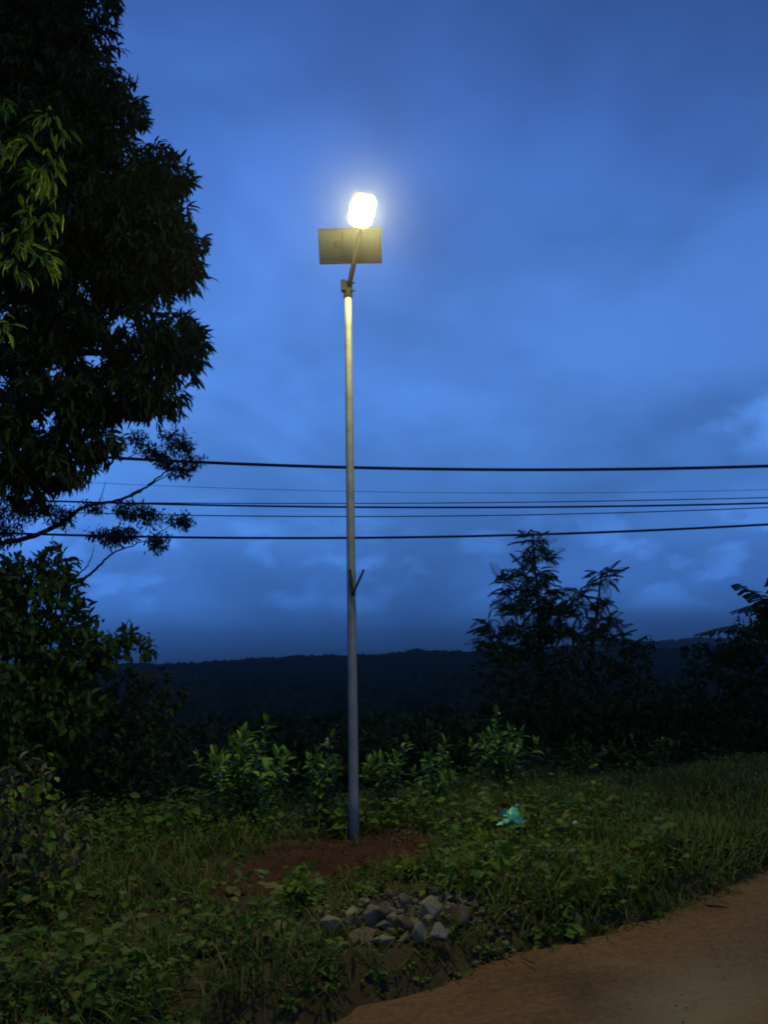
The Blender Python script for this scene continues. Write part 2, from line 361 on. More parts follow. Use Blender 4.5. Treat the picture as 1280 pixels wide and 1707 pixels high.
# far hills: two wooded ridges on the horizon
rx = [-400, 250, 330, 380, 430, 520, 640, 690, 730, 800, 900, 1070, 1160, 1280, 1800]
rh = [4, 5, 5, 9, 12, 13, 14, 19, 17, 14, 13, 15, 14, 12, 8]
raz = [math.atan((a - 640) / 1260) for a in rx]
def ridge(D, hs, seed, depth):
    def zf(X, Y, A, r):
        top = 1.6 + np.interp(A, raz, hs) / FPX * D * 1.02
        prof = 1 - ((r - D) / depth) ** 2
        tree = 4.0 * (D / 1300) * (vnoise(A * 260, r * .15, seed) + .6 * vnoise(A * 700, r * .3, seed + 1)) + 5 * (D / 1300) * vnoise(A * 50, r * .015, seed + 2)
        return -45 + (top + 45) * np.clip(prof, 0, 1) + tree * np.clip(prof, 0, 1)
    return zf
polar_sheet('hills', 0, 5, np.linspace(-.75, .75, 1100), np.linspace(190, 310, 26), ridge(250, rh, 41, 64), M['hill'])
rh2 = [3, 4, 3, 3, 4, 5, 6, 8, 9, 12, 18, 25, 27, 27, 20]
polar_sheet('hills', 0, 5, np.linspace(-.75, .75, 1100), np.linspace(400, 640, 22), ridge(520, rh2, 57, 130), M['hill'])

# dirt road
nt_, ns_ = 260, 110
tt = np.linspace(-9, 22, nt_); uu = np.linspace(0, 1, ns_) ** 1.6
T, U = np.meshgrid(tt, uu, indexing='ij'); off = .30 * vnoise(T * .8, T * 0 + 1.5, 5) + .22 * vnoise(T * 2.6, T * 0 + 3.5, 6) + .09 * vnoise(T * 9, T * 0, 9)
S = -off + .14 - U * 7.5
X = E0.x + RT.x * T + RN.x * S; Y = E0.y + RT.y * T + RN.y * S
Z = .004 + .035 * vnoise(X * .8, Y * .8, 71) + .012 * fbm(X * 3.1, Y * 3.1, 72) - .05 * np.exp(-((U * 7.5 - 1.15 - .2 * vnoise(T * .6, T * 0, 74)) / .2) ** 2) + .03 * np.exp(-((U * 7.5 - .62) / .16) ** 2) + .02 * vnoise(X * 6, Y * 6, 75) - .04 * np.exp(-((U * 7.5) / .12) ** 2)
V = np.stack([X, Y, Z], -1).reshape(-1, 3)
F = [(i * ns_ + j, i * ns_ + j + 1, (i + 1) * ns_ + j + 1, (i + 1) * ns_ + j) for i in range(nt_ - 1) for j in range(ns_ - 1)]
me = mesh('road', V, F, True); ga = me.attributes.new('gravel', 'FLOAT', 'POINT')
gq = on_ground(1150, 1655)
gd = np.exp(-(((X - gq.x) * RT.x + (Y - gq.y) * RT.y) / .55) ** 2 - (((X - gq.x) * RN.x + (Y - gq.y) * RN.y) / .22) ** 2)
gv = np.clip(.9 * gd + .35 * sstep(.15, .5, vnoise(T * 1.3, S * 3.2, 81) + .3 * vnoise(T * 7, S * 7, 82)), 0, .85)
ga.data.foreach_set('value', gv.ravel().astype(np.float32))
tag(link('road', me, M['road']), kind='structure')

# bare red soil round the foot of the pole
sx = np.array([p for p in [(375, 1492), (430, 1440), (520, 1400), (600, 1383), (710, 1392), (735, 1420), (690, 1443), (600, 1455), (520, 1472), (450, 1490)]], float)
poly = np.array([[*on_ground(a, b_, .04)][:2] for a, b_ in sx]); pc = poly.mean(0)
pa = np.arctan2(poly[:, 1] - pc[1], poly[:, 0] - pc[0]); pr = np.hypot(*(poly - pc).T); o_ = np.argsort(pa); pa, pr = pa[o_], pr[o_]
def soil_r(a): return np.interp(a, np.concatenate([pa - 2 * math.pi, pa, pa + 2 * math.pi]), np.tile(pr, 3))
def soil_f(x, y):                        # 0 at the middle, 1 at the rim
    a = np.arctan2(y - pc[1], x - pc[0]); return np.hypot(x - pc[0], y - pc[1]) / (soil_r(a) * (1 + .25 * vnoise(a * 3, a * 0, 91)))
az = np.linspace(-math.pi, math.pi, 180, endpoint=False); fr_ = np.linspace(.01, 1.12, 44)
A, Q = np.meshgrid(az, fr_); rr = soil_r(A) * (1 + .25 * vnoise(A * 3, A * 0, 91)) * Q
X = pc[0] + np.cos(A) * rr; Y = pc[1] + np.sin(A) * rr
lump = .035 * (1 - sstep(.2, 1.05, Q)) + .045 * fbm(X * 5, Y * 5, 93) + .02 * vnoise(X * 22, Y * 22, 94)
Z = ground_z(X, Y) + .012 + lump - .09 * sstep(.95, 1.12, Q)
na = len(az)
F = [(i * na + j, i * na + (j + 1) % na, (i + 1) * na + (j + 1) % na, (i + 1) * na + j) for i in range(len(fr_) - 1) for j in range(na)]
tag(link('soil', mesh('soil', np.stack([X, Y, Z], -1).reshape(-1, 3), F, True), M['soil']), kind='structure')

# ------------------------------------------------------------------ street lamp
gz = float(ground_z(POLE.x, POLE.y)); top = at(580, 486, POLE.y)
lamp = empty('street_lamp', (POLE.x, POLE.y, gz), 'tall grey solar street lamp, switched on, beside the dirt road', 'street lamp')
foot = Vector((POLE.x, POLE.y, gz - .1)); n = 14
pp = [foot.lerp(top, i / (n - 1)) for i in range(n)]
MB().tube(pp, taper(n, .0475, .037), 20).build('pole', M['steel'], lamp, True)
def along(z): return foot.lerp(top, (z - foot.z) / (top.z - foot.z))
# clamp and arm
head_c = at(604, 352, POLE.y - .62)
knee = top + Vector((.0, -.02, .03))
mb = MB().tube([top - Vector((0, 0, .07)), top + Vector((0, 0, .10))], .047, 14)
mb.box(top + Vector((-.045, -.03, .05)), (.05, .06, .13), None, .008)
mb.build('clamp', M['darksteel'], lamp)
arm_end = head_c + Vector((-.01, .17, -.04))
arm_d = (arm_end - top).normalized()
MB().tube([top + Vector((0, 0, .03)), top + arm_d * .12, top + arm_d * .30], .026, 12).build('arm', M['darksteel'], lamp)
MB().tube([top + arm_d * .29, arm_end + arm_d * .05], .021, 12).build('arm_extension', M['armgrey'], lamp)
for q in (-.045, .045):
    MB().tube([top + Vector((.03, -.03, q + .03)), top + Vector((.075, -.05, q + .03))], .010, 6).build('bolt', M['darksteel'], lamp)
# solar panel seen from below: its back with frame, junction box and rails
bl, br = at(532, 440.5, POLE.y + .06), at(635, 438.5, POLE.y + .06)
tl, tr = at(531, 381, POLE.y - .17), at(637.5, 379, POLE.y - .17)
pcen = (bl + br + tl + tr) / 4; ux = ((br - bl) + (tr - tl)).normalized(); uy = ((tl - bl) + (tr - br)); uy = (uy - ux * uy.dot(ux)).normalized()
uz = ux.cross(uy)                        # points to the camera side, i.e. the back of the panel
PW = ((br - bl).length + (tr - tl).length) / 2; PH = ((tl - bl).length + (tr - br).length) / 2
PR = Matrix((ux, uy, uz)).transposed()
panel = MB().box(pcen, (PW - .03, PH - .03, .012), PR).build('solar_panel', M['panelback'], lamp)
for s_ in (-1, 1):
    MB().box(pcen + ux * s_ * (PW / 2 - .0125) + uz * .004, (.025, PH, .036), PR, .003).build('frame', M['alu'], panel)
    MB().box(pcen + uy * s_ * (PH / 2 - .0125) + uz * .004, (PW - .051, .025, .036), PR, .003).build('frame', M['alu'], panel)
for i in range(6):
    for j in range(3):
        MB().box(pcen + ux * (i - 2.5) * (PW - .06) / 6 + uy * (j - 1) * (PH - .06) / 3 - uz * .0075, ((PW - .06) / 6 - .006, (PH - .06) / 3 - .006, .003), PR).build('cell', M['cell'], panel)
MB().box(pcen - ux * .12 + uy * .02 + uz * .018, (.09, .06, .024), PR, .006).build('junction_box', M['alu'], panel)
for s_ in (-1, 1):
    MB().box(pcen + ux * s_ * .075 + uz * .016, (.025, PH - .056, .02), PR, .003).build('support_rail', M['alu'], lamp)
# lamp head, tilted out over the road
HR = Matrix.Rotation(R(16), 3, 'Z') @ Matrix.Rotation(R(-30), 3, 'X')     # plate looks down and towards the road
hc = head_c
hd = MB().box(hc + HR @ Vector((0, 0, .035)), (.235, .33, .06), HR, .05).build('lamp_head', M['housing'], lamp)
for i in range(7):
    MB().box(hc + HR @ Vector(((i - 3) * .027, .0, .078)), (.006, .25, .03), HR).build('cooling_fin', M['housing'], hd)
mb = MB(); N1, N2 = 12, 16; v = []; f = []
for i in range(N1 + 1):
    for j in range(N2 + 1):
        a, c = -1 + 2 * i / N1, -1 + 2 * j / N2
        dz = -.045 * (1 - abs(a) ** 3) * (1 - abs(c) ** 3)
        m_ = max(abs(a), abs(c)); l4 = (abs(a) ** 3.2 + abs(c) ** 3.2) ** (1 / 3.2); k = m_ / l4 if l4 > 0 else 1
        v.append(hc + HR @ Vector((a * .120 * k, c * .166 * k, dz + .002)))
for i in range(N1):
    for j in range(N2):
        q = i * (N2 + 1) + j; f.append((q, q + 1, q + N2 + 2, q + N2 + 1))
mb.add(v, f).build('light_panel', M['led'], hd, True)
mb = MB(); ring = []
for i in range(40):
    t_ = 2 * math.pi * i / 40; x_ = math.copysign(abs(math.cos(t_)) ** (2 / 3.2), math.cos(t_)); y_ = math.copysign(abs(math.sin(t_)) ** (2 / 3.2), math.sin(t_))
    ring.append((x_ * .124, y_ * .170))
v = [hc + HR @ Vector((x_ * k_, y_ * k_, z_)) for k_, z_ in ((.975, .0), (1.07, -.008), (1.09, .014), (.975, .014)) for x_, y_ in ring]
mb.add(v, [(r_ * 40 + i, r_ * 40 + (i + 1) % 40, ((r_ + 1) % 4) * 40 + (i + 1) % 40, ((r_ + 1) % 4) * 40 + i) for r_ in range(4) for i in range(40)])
mb.build('halo_rim', M['rim'], hd)  # bezel ring that carries the painted halo
# two short steel bars welded to the pole as a V
vb = at(588.5, 987, POLE.y - .055)
MB().box(vb.lerp(at(583, 950, POLE.y - .06), .5), (.026, .010, .235), Matrix.Rotation(R(-8), 3, 'Y'), .003).build('bracket_bar', M['rust'], lamp)
MB().box((vb + Vector((.012, 0, 0))).lerp(at(605.5, 950, POLE.y - .055), .5), (.022, .010, .245), Matrix.Rotation(R(25), 3, 'Y'), .003).build('bracket_bar', M['darksteel'], lamp)
MB().box(vb + Vector((.002, .006, -.012)), (.04, .014, .045), None, .004).build('weld_plate', M['rust'], lamp)

# ------------------------------------------------------------------ overhead cables
def cable(pts, Y, rpx, label, twist=False):
    P = [at(a, b_, Y) for a, b_ in pts]; xs = np.array([p.x for p in P]); zs = np.array([p.z for p in P])
    c = np.polyfit(xs, zs, 2); r = rpx * mpp(P[1])
    X = np.linspace(-13, 15, 90); pts3 = [Vector((x, Y, float(np.polyval(c, x)))) for x in X]
    mb = MB()
    if not twist: mb.tube(pts3, r, 6)
    else:
        X = np.linspace(-13, 15, 420)
        for k in range(3):
            ph = 2 * math.pi * k / 3
            mb.tube([Vector((x, Y + .55 * r * math.cos(ph + x * 7), float(np.polyval(c, x)) + .55 * r * math.sin(ph + x * 7))) for x in X], r * .52, 5)
    o = mb.build('power_cable', M['cable'], None, True)
    tag(o, label, 'cable', 'overhead cables crossing behind the lamp pole')
    if twist: o['kind'] = 'thing'; del o['kind']
cable([(320, 770), (590, 779), (800, 783.5), (1000, 782), (1280, 777)], 11.0, 2.6, 'thick black overhead cable, topmost of the cables behind the lamp pole')
cable([(140, 804), (590, 819), (900, 822), (1200, 818)], 14.0, .35, 'faintest thin wire, just below the topmost thick cable')
cable([(300, 838.5), (590, 839.5), (940, 836), (1280, 829.5)], 13.2, .8, 'thin wire running just above the middle dark cable')
cable([(60, 835), (320, 840.5), (590, 844.8), (900, 846.5), (1100, 843), (1280, 838)], 11.6, 1.6, 'medium dark cable, between the thick top cable and the lowest cable')
cable([(320, 859), (590, 861), (900, 858), (1100, 852.5), (1280, 846)], 13.0, .85, 'thin wire running just below the middle dark cable')
cable([(320, 896), (590, 896.5), (850, 892), (1070, 885), (1280, 874)], 11.2, 2.0, 'dark overhead cable, lowest of the cables, crossing the feathery tree top')

# ------------------------------------------------------------------ foliage generators
def blob_points(blobs, Y, dY, dens):
    """points through ellipsoid clumps; returns positions and outward directions"""
    Ps, Os = [], []
    for bl_ in blobs:
        cx, cy, rx_, ry_ = bl_[:4]; yy = Y + (bl_[4] if len(bl_) > 4 else 0); k = bl_[5] if len(bl_) > 5 else 1.0
        c = np.array(at(cx, cy, yy)); s = mpp(c); r3 = np.array([rx_ * s, min(dY, max(rx_, ry_) * s * 1.1), ry_ * s])
        n_ = max(3, int(dens * k * (r3[0] * r3[2] + r3[0] * r3[1] * .5)))
        u = unit(rng.normal(size=(n_, 3))); q = u * (rng.random((n_, 1)) ** .42)
        Ps.append(c + q * r3); Os.append(unit(u * r3[::-1].mean() / r3))
    return np.concatenate(Ps), np.concatenate(Os)
def whorls(P, O, per, L, ratio, droop, spread=.8, jit=.03, out=.55):
    N = len(P) * per; pos = np.repeat(P, per, 0) + rng.normal(scale=jit, size=(N, 3)); o = np.repeat(O, per, 0)
    d = o * out + unit(rng.normal(size=(N, 3))) * spread + np.array([0, 0, -droop])
    up = np.array([0, 0, 1.]) + rng.normal(scale=.45, size=(N, 3))
    ln = L * rng.uniform(.65, 1.2, N); return frames(pos, d, up, ln, ln * ratio)
def limb(mb, px, Ys, r0, r1, n=7, jig=.015):
    P = [at(a, b_, y) for (a, b_), y in zip(px, Ys)]; c = curve(P, 6, jig); mb.tube(c, taper(len(c), r0, r1), n); return c
def order_by(M_, f): return np.argsort([-f(m) for m in M_])

# ------------------------------------------------------------------ the big tree on the left
def big_tree():
    Y = 9.0; base = Vector((-6.4, 9.4, float(ground_z(-6.4, 9.4))))
    t = empty('mango_tree', base, 'huge dark tree with long drooping leaves at the left edge', 'tree')
    tip = at(-120, 300, 9.3)
    mb = MB(); c = curve([base - Vector((0, 0, .3)), base + Vector((.1, 0, 1.6)), base + Vector((.35, -.1, 3.6)), at(-150, 520, 9.3), tip, at(-40, 60, 9.1), at(20, -120, 9)], 6, .03)
    mb.tube(c, taper(len(c), .34, .07), 12); mb.build('trunk', M['bark'], t, True)
    for px, Ys, r0, r1 in [([(-150, 560), (0, 600), (120, 590), (260, 580)], [9.3, 9.1, 9, 8.9], .11, .02),
                           ([(-150, 480), (-20, 450), (110, 420), (250, 340)], [9.3, 9, 8.9, 9], .1, .02),
                           ([(-160, 640), (-40, 720), (60, 740), (110, 760)], [9.3, 9.1, 9, 9], .08, .015),
                           ([(-120, 320), (0, 240), (90, 180), (170, 160)], [9.3, 9.1, 9, 9], .09, .02),
                           ([(-130, 420), (-60, 330), (20, 250), (85, 215)], [9.2, 7.6, 6.2, 5.6], .07, .012)]:
        mb = MB(); limb(mb, px, Ys, r0, r1); mb.build('branch', M['bark'], t, True)
    blobs = [(40, 30, 150, 110), (70, 120, 120, 90), (155, 175, 84, 52), (120, 210, 90, 50), (50, 290, 150, 110), (235, 290, 62, 46), (275, 300, 45, 45), (255, 355, 72, 60), (150, 390, 150, 80), (290, 395, 50, 40),
             (275, 440, 62, 44), (310, 445, 30, 34), (90, 490, 140, 60), (215, 478, 80, 34), (110, 560, 110, 62), (255, 580, 92, 58), (300, 568, 50, 40), (150, 640, 110, 55), (250, 655, 60, 38), (40, 640, 90, 80),
             (115, 700, 70, 38), (165, 740, 38, 30), (40, 740, 90, 60), (110, 780, 50, 30), (20, 800, 60, 42),
             (-120, 150, 140, 150), (-120, 400, 140, 150), (-120, 650, 120, 130), (60, -100, 170, 90)]
    P, O = blob_points(blobs + [(-10, 60, 150, 130, .9, .8), (60, 330, 150, 130, .9, .8), (150, 440, 120, 60, .8, .7)], Y, 1.3, 400)
    # torn gaps where the sky shows through
    keep = np.ones(len(P), bool)
    for gx, gy, gr in [(140, 480, 22), (205, 532, 20), (95, 615, 20), (155, 588, 22), (75, 700, 22), (140, 716, 16), (235, 232, 14), (10, 630, 12), (255, 515, 14), (300, 505, 16)]:
        d = unit(np.array(at(gx, gy, Y)) - np.array(EYE)); v = P - np.array(EYE); dist = np.linalg.norm(v - (v @ d)[:, None] * d, axis=1)
        keep &= (dist > gr * .0082) | (rng.random(len(P)) < .12)
    P, O = P[keep], O[keep]
    Ma = whorls(P, O, 9, .172, .24, .62, .75, .03)
    # near bough leaves that catch the lamp, its light also in their colour
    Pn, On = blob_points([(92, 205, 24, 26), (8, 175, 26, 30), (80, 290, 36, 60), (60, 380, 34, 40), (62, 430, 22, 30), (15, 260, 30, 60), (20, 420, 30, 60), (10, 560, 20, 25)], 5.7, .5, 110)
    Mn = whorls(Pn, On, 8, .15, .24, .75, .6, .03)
    me = leaf_mesh('mangolit', M['mangolit'])
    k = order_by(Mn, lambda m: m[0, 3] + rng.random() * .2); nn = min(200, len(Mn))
    singles('leaf', me, Mn[k[:nn]], M['mangolit'], t)
    if len(Mn) > nn: joined('foliage', LEAF_V, LEAF_F, Mn[k[nn:]], M['mangolit'], t, 'stuff')
    k = order_by(Ma, lambda m: m[0, 3] - .02 * m[2, 3])
    singles('leaf', leaf_mesh('mango', M['mango']), Ma[k[:100]], M['mango'], t)
    joined('crown', LEAF_V, LEAF_F, Ma[k[100:]], M['mango'], t, 'stuff')
    print('mango leaves', len(Ma), len(Mn))
big_tree()

# ------------------------------------------------------------------ thin-branched tree behind it
def slender_tree():
    Y = 12.5; g = at(-60, 1180, Y); base = Vector((g.x, Y, float(ground_z(g.x, Y))))
    t = empty('slender_tree', base, 'thin-branched tree with flat leaf sprays reaching across the cables at left', 'tree')
    mb = MB(); c = curve([base - Vector((0, 0, .3)), at(-50, 1050, Y), at(-30, 920, Y), at(-40, 800, Y)], 6, .02); mb.tube(c, taper(len(c), .12, .06), 8); mb.build('trunk', M['bark'], t, True)
    B = [([(-30, 915), (60, 892), (110, 868), (140, 845), (195, 835), (240, 815), (268, 792), (305, 772)], .045, .008),
         ([(195, 835), (250, 808), (300, 780)], .014, .006), ([(165, 838), (172, 818), (177, 802)], .009, .003), ([(200, 768), (225, 758), (250, 748)], .012, .005),
         ([(-30, 870), (30, 835), (60, 822), (95, 808)], .016, .003), ([(-40, 990), (60, 985), (130, 970), (165, 945), (188, 922), (240, 903)], .035, .008),
         ([(-30, 975), (80, 985), (135, 955), (150, 935), (158, 912)], .02, .004), ([(188, 922), (180, 905), (175, 890)], .012, .004), ([(240, 903), (270, 885), (300, 868)], .010, .004), ([(205, 850), (215, 870), (225, 895)], .008, .003)]
    for px, r0, r1 in B:
        mb = MB(); limb(mb, px, np.linspace(Y, Y - .3, len(px)), r0, r1, 6, .012); mb.build('branch', M['bark'], t, True)
    cl = [(230, 733, 16, 14), (247, 750, 18, 10), (293, 735, 26, 16), (312, 748, 14, 10), (322, 770, 18, 14), (278, 770, 26, 12), (303, 787, 20, 10), (265, 762, 16, 10),
          (100, 862, 26, 16), (40, 852, 32, 12), (70, 845, 26, 10), (222, 852, 34, 12), (252, 864, 20, 12), (300, 864, 22, 9), (312, 872, 10, 10), (185, 893, 38, 11), (212, 890, 22, 12), (265, 900, 22, 10), (262, 914, 14, 9), (155, 845, 20, 8), (-20, 880, 60, 40)]
    P, O = blob_points(cl, Y - .15, .4, 800)
    Ma = whorls(P, O, 8, .08, .36, .25, .9, .035, .3); me = leaf_mesh('fine', M['fine'])
    joined('crown', LEAF_V, LEAF_F, Ma, M['fine'], t, 'stuff')
slender_tree()

# ------------------------------------------------------------------ broad-leaved trees and dark thicket on the left
def clump_tree(name, label, blobs, Y, dY, dens, per, L, ratio, droop, m, stems, cat='tree', bark='bark', group=None, nsingle=0, key=lambda m: m[0, 3], spread=.9):
    cx = np.mean([b_[0] for b_ in blobs]) if not stems else stems[0][0][0][0]
    g = at(cx, 1200, Y); base = Vector((g.x, Y, float(ground_z(g.x, Y))))
    t = empty(name, base, label, cat, group)
    for px, r0, r1 in stems:
        P = [at(a, b_, Y) for a, b_ in px]; P[0].z = float(ground_z(P[0].x, Y)) - .15
        c = curve(P, 5, .015); mb = MB(); mb.tube(c, taper(len(c), r0, r1), 7); mb.build('trunk' if r0 > .035 else 'branch', M[bark], t, True)
    P, O = blob_points(blobs, Y, dY, dens)
    gzv = ground_z(P[:, 0], P[:, 1]); ok = P[:, 2] > gzv + .03; P, O = P[ok], O[ok]
    Ma = whorls(P, O, per, L, ratio, droop, spread)
    k = order_by(Ma, key); ns = min(nsingle, len(Ma))
    if ns: singles('leaf', leaf_mesh(m, M[m]), Ma[k[:ns]], M[m], t)
    if len(Ma) > ns: joined('crown', LEAF_V, LEAF_F, Ma[k[ns:]], M[m], t, 'stuff')
    return t
clump_tree('broadleaf_tree', 'leafy dark green tree below the thin branches at the left edge', 
           [(30, 965, 75, 45), (90, 945, 36, 32), (100, 985, 42, 34), (60, 1030, 90, 45), (125, 1040, 42, 28), (30, 1085, 80, 60), (175, 1078, 40, 24), (220, 1062, 28, 15), (232, 1085, 22, 14), (130, 1100, 70, 34), (-40, 1000, 60, 100), (40, 1170, 90, 60, -.3), (20, 1250, 80, 60, -.4), (120, 1180, 60, 50, -.2)],
           9.6, .8, 300, 6, .13, .5, .3, 'broad', [([(40, 1350), (45, 1200), (50, 1080), (40, 980)], .06, .02), ([(45, 1180), (110, 1100), (180, 1075), (230, 1065)], .025, .008), ([(48, 1120), (90, 1040), (100, 960)], .025, .008)], nsingle=150, key=lambda m: m[0, 3] * .6 + m[2, 3] + rng.random() * .5)
clump_tree('dark_shrub', 'dark leafy thicket between the left tree and the round shrub',
           [(60, 1160, 110, 60), (170, 1150, 80, 60), (250, 1170, 60, 60), (120, 1250, 130, 70), (240, 1260, 70, 80), (210, 1340, 90, 60), (60, 1330, 90, 70)], 10.3, .7, 190, 6, .12, .45, .35, 'darkshrub',
           [([(130, 1400), (125, 1280), (140, 1180)], .05, .02), ([(220, 1400), (225, 1280), (235, 1160)], .045, .015)], 'shrub')
clump_tree('dark_shrub', 'low dark thicket behind the lamp pole and the round shrub',
           [(340, 1255, 70, 50), (430, 1240, 70, 45), (520, 1245, 70, 45), (610, 1240, 70, 45), (700, 1235, 70, 45), (770, 1235, 60, 45), (470, 1290, 130, 40), (680, 1290, 130, 40)], 12.5, .6, 150, 6, .13, .45, .35, 'darkshrub',
           [([(400, 1340), (405, 1280), (400, 1230)], .04, .015), ([(560, 1340), (570, 1280), (560, 1220)], .04, .015), ([(720, 1340), (715, 1280), (730, 1220)], .04, .015)], 'shrub')
# withered shrub close by at the left edge
clump_tree('withered_shrub', 'shrub with withered grey-brown leaves at the left edge, near the road', [(30, 1310, 50, 55), (20, 1400, 70, 60), (100, 1380, 45, 40), (60, 1450, 70, 40), (-40, 1380, 50, 90)], 5.6, .35, 330, 5, .085, .5, .8, 'dead',
           [([(20, 1480), (25, 1400), (35, 1290)], .018, .006), ([(70, 1480), (85, 1410), (110, 1350)], .014, .005)], 'shrub', nsingle=120)
clump_tree('vine', 'green heart-leaved climber over the withered shrub at left', [(75, 1290, 18, 18), (40, 1330, 30, 10), (70, 1380, 20, 40), (90, 1330, 14, 24), (10, 1350, 14, 14), (65, 1410, 16, 18)], 5.25, .08, 520, 3, .07, .85, .4, 'lime',
           [([(60, 1470), (70, 1390), (60, 1340), (75, 1280)], .006, .003)], 'plant', nsingle=90)

# ------------------------------------------------------------------ shrubs behind the pole: upright stems with paired leaves
def shrub(name, label, px, gy, w, h, Y, nst, L, m, ratio=.42, lean=.5, group=None, flowers=0, tall=None, cat='shrub'):
    c = at(px, gy, Y); base = Vector((c.x, Y, float(ground_z(c.x, Y)))); s = mpp(c)
    t = empty(name, base, label, cat, group); W = w * s / 2; H = h * s
    mb = MB(); pos = []; dr = []; tips = []
    for i in range(nst):
        a = random.uniform(0, 2 * math.pi); q = math.sqrt(random.random()); ex = math.cos(a) * q; ey = math.sin(a) * q
        hh = H * random.uniform(.72, .92) * (1 - .35 * q * q)
        if tall is not None and i == 0: ex, ey, hh = (tall - px) * s / W, -.2, H
        p0 = base + Vector((ex * W * .25, ey * W * .25, -.05)); p2 = base + Vector((ex * W, ey * W * .8, hh)); p1 = p0.lerp(p2, .5) + Vector((-ex * W * .15, -ey * W * .15, .06))
        cc = curve([p0, p1, p2], 7, .008); mb.tube(cc, taper(len(cc), .011, .003), 5); tips.append(p2)
        nn = max(5, int(hh / (L * .42)))
        for k in range(nn):
            f_ = .22 + .78 * (k + random.random() * .5) / nn; j = min(len(cc) - 2, int(f_ * (len(cc) - 1))); p = cc[j].lerp(cc[j + 1], f_ * (len(cc) - 1) - j)
            az_ = k * 1.57 + random.uniform(-.5, .5)
            for sg in (0, math.pi):
                pos.append(p); dr.append((math.cos(az_ + sg), math.sin(az_ + sg), random.uniform(-.15, .75) - .3 * (1 - f_)))
        for k in range(3): pos.append(p2); dr.append((random.uniform(-.5, .5), random.uniform(-.5, .5), 1))
    mb.build('stem', M['bark'], t, True)
    pos, dr = np.array(pos), np.array(dr); ln = L * rng.uniform(.6, 1.2, len(pos))
    Ma = frames(pos, dr, np.array([0, 0, 1.]) + rng.normal(scale=.35, size=pos.shape), ln, ln * ratio)
    k = order_by(Ma, lambda q: -q[1, 3] + q[2, 3] * .5 + rng.random() * .3); ns = min(280, len(Ma))
    singles('leaf', leaf_mesh(m, M[m]), Ma[k[:ns]], M[m], t)
    if len(Ma) > ns: joined('foliage', LEAF_V, LEAF_F, Ma[k[ns:]], M[m], t, 'stuff')
    for i in range(flowers):
        p = tips[i % len(tips)] + Vector((random.uniform(-.05, .05), -.03, random.uniform(0, .05))); fm = MB()
        for q in range(5):
            a = q * 1.2566; e1 = Vector((math.cos(a), -.3, math.sin(a))) * .012; e2 = Vector((math.cos(a + .5), -.3, math.sin(a + .5))) * .010
            fm.add([p, p + e1, p + e1 * 1.15 + e2 * .5, p + e2], [(0, 1, 2, 3)])
        fm.build('flower', M['white'], t)
    return t
shrub('leafy_shrub', 'widest round glossy-leaved shrub, left of the lamp pole', 400, 1392, 200, 170, 8.2, 26, .135, 'coffee', tall=445)
shrub('leafy_shrub', 'narrow upright shrub just left of the lamp pole', 535, 1385, 75, 145, 8.1, 9, .105, 'coffee', tall=552, flowers=2)
shrub('leafy_shrub', 'shrub with pale tips just right of the lamp pole', 650, 1375, 95, 122, 8.6, 11, .11, 'coffee', tall=680)
shrub('leafy_shrub', 'small bright green shrub, second right of the lamp pole', 728, 1372, 80, 112, 8.5, 10, .12, 'coffee', tall=745)
shrub('leafy_shrub', 'taller flowering shrub below the feathery tree trunks', 845, 1340, 130, 140, 9.6, 16, .115, 'coffee', tall=832, flowers=4)
shrub('leafy_shrub', 'dim bluish green shrub, right of the flowering shrub', 960, 1300, 150, 80, 11.2, 14, .11, 'broad', flowers=1)
shrub('leafy_shrub', 'dim low shrub below the dark thicket at right', 1075, 1285, 130, 78, 12.0, 12, .11, 'broad', flowers=2)

# ------------------------------------------------------------------ feathery trees on the right
fv, ff = [], []
for i in range(8):
    x = .12 + .85 * i / 7; l = .28 * math.sin(math.pi * (.18 + .8 * (i / 7))) + .07; zz = -.36 * x * x
    for sg in (-1, 1):
        k = len(fv); fv += [(x - .03, 0, zz), (x + .09, sg * l * .5, zz - .03), (x + .16, sg * l, zz - .15), (x + .01, sg * l * .5, zz - .06)]; ff.append((k, k + 1, k + 2, k + 3))
k = len(fv); fv += [(0, .012, 0), (0, -.012, 0), (.5, -.009, -.09), (.5, .009, -.09), (1, 0, -.36)]; ff += [(k, k + 1, k + 2, k + 3), (k + 3, k + 2, k + 4)]
def feather_tree(label, blobs, Y, stems, dens, nsingle):
    b0 = at(*stems[0][0][0], Y); base = Vector((b0.x, Y, float(ground_z(b0.x, Y))))
    t = empty('feathery_tree', base, label, 'tree', 'feathery trees beyond the verge at right')
    for px, r0, r1 in stems:
        P = [at(a, b_, Y) for a, b_ in px]; 
        if r0 > .04: P[0].z = float(ground_z(P[0].x, Y)) - .2
        c = curve(P, 6, .02); MB().tube(c, taper(len(c), r0, r1), 7).build('trunk' if r0 > .04 else 'branch', M['palebark'], t, True)
    P, O = blob_points([(a, b_, c_ * .88, d_ * .85) for a, b_, c_, d_ in blobs], Y, .8, dens); N = len(P)
    d = O * np.array([1, 1, .2]) + rng.normal(scale=.3, size=(N, 3)) + np.array([0, 0, .12]); ln = .36 * rng.uniform(.6, 1.2, N)
    Ma = frames(P - unit(d) * ln[:, None] * .4, d, np.array([0, 0, 1.]) + rng.normal(scale=.4, size=(N, 3)), ln, ln, ln * 1.3)
    k = order_by(Ma, lambda m: m[2, 3]); me = mesh('frond', fv, ff); ns = min(nsingle, N)
    singles('frond', me, Ma[k[:ns]], M['feather'], t)
    joined('crown', fv, ff, Ma[k[ns:]], M['feather'], t, 'stuff')
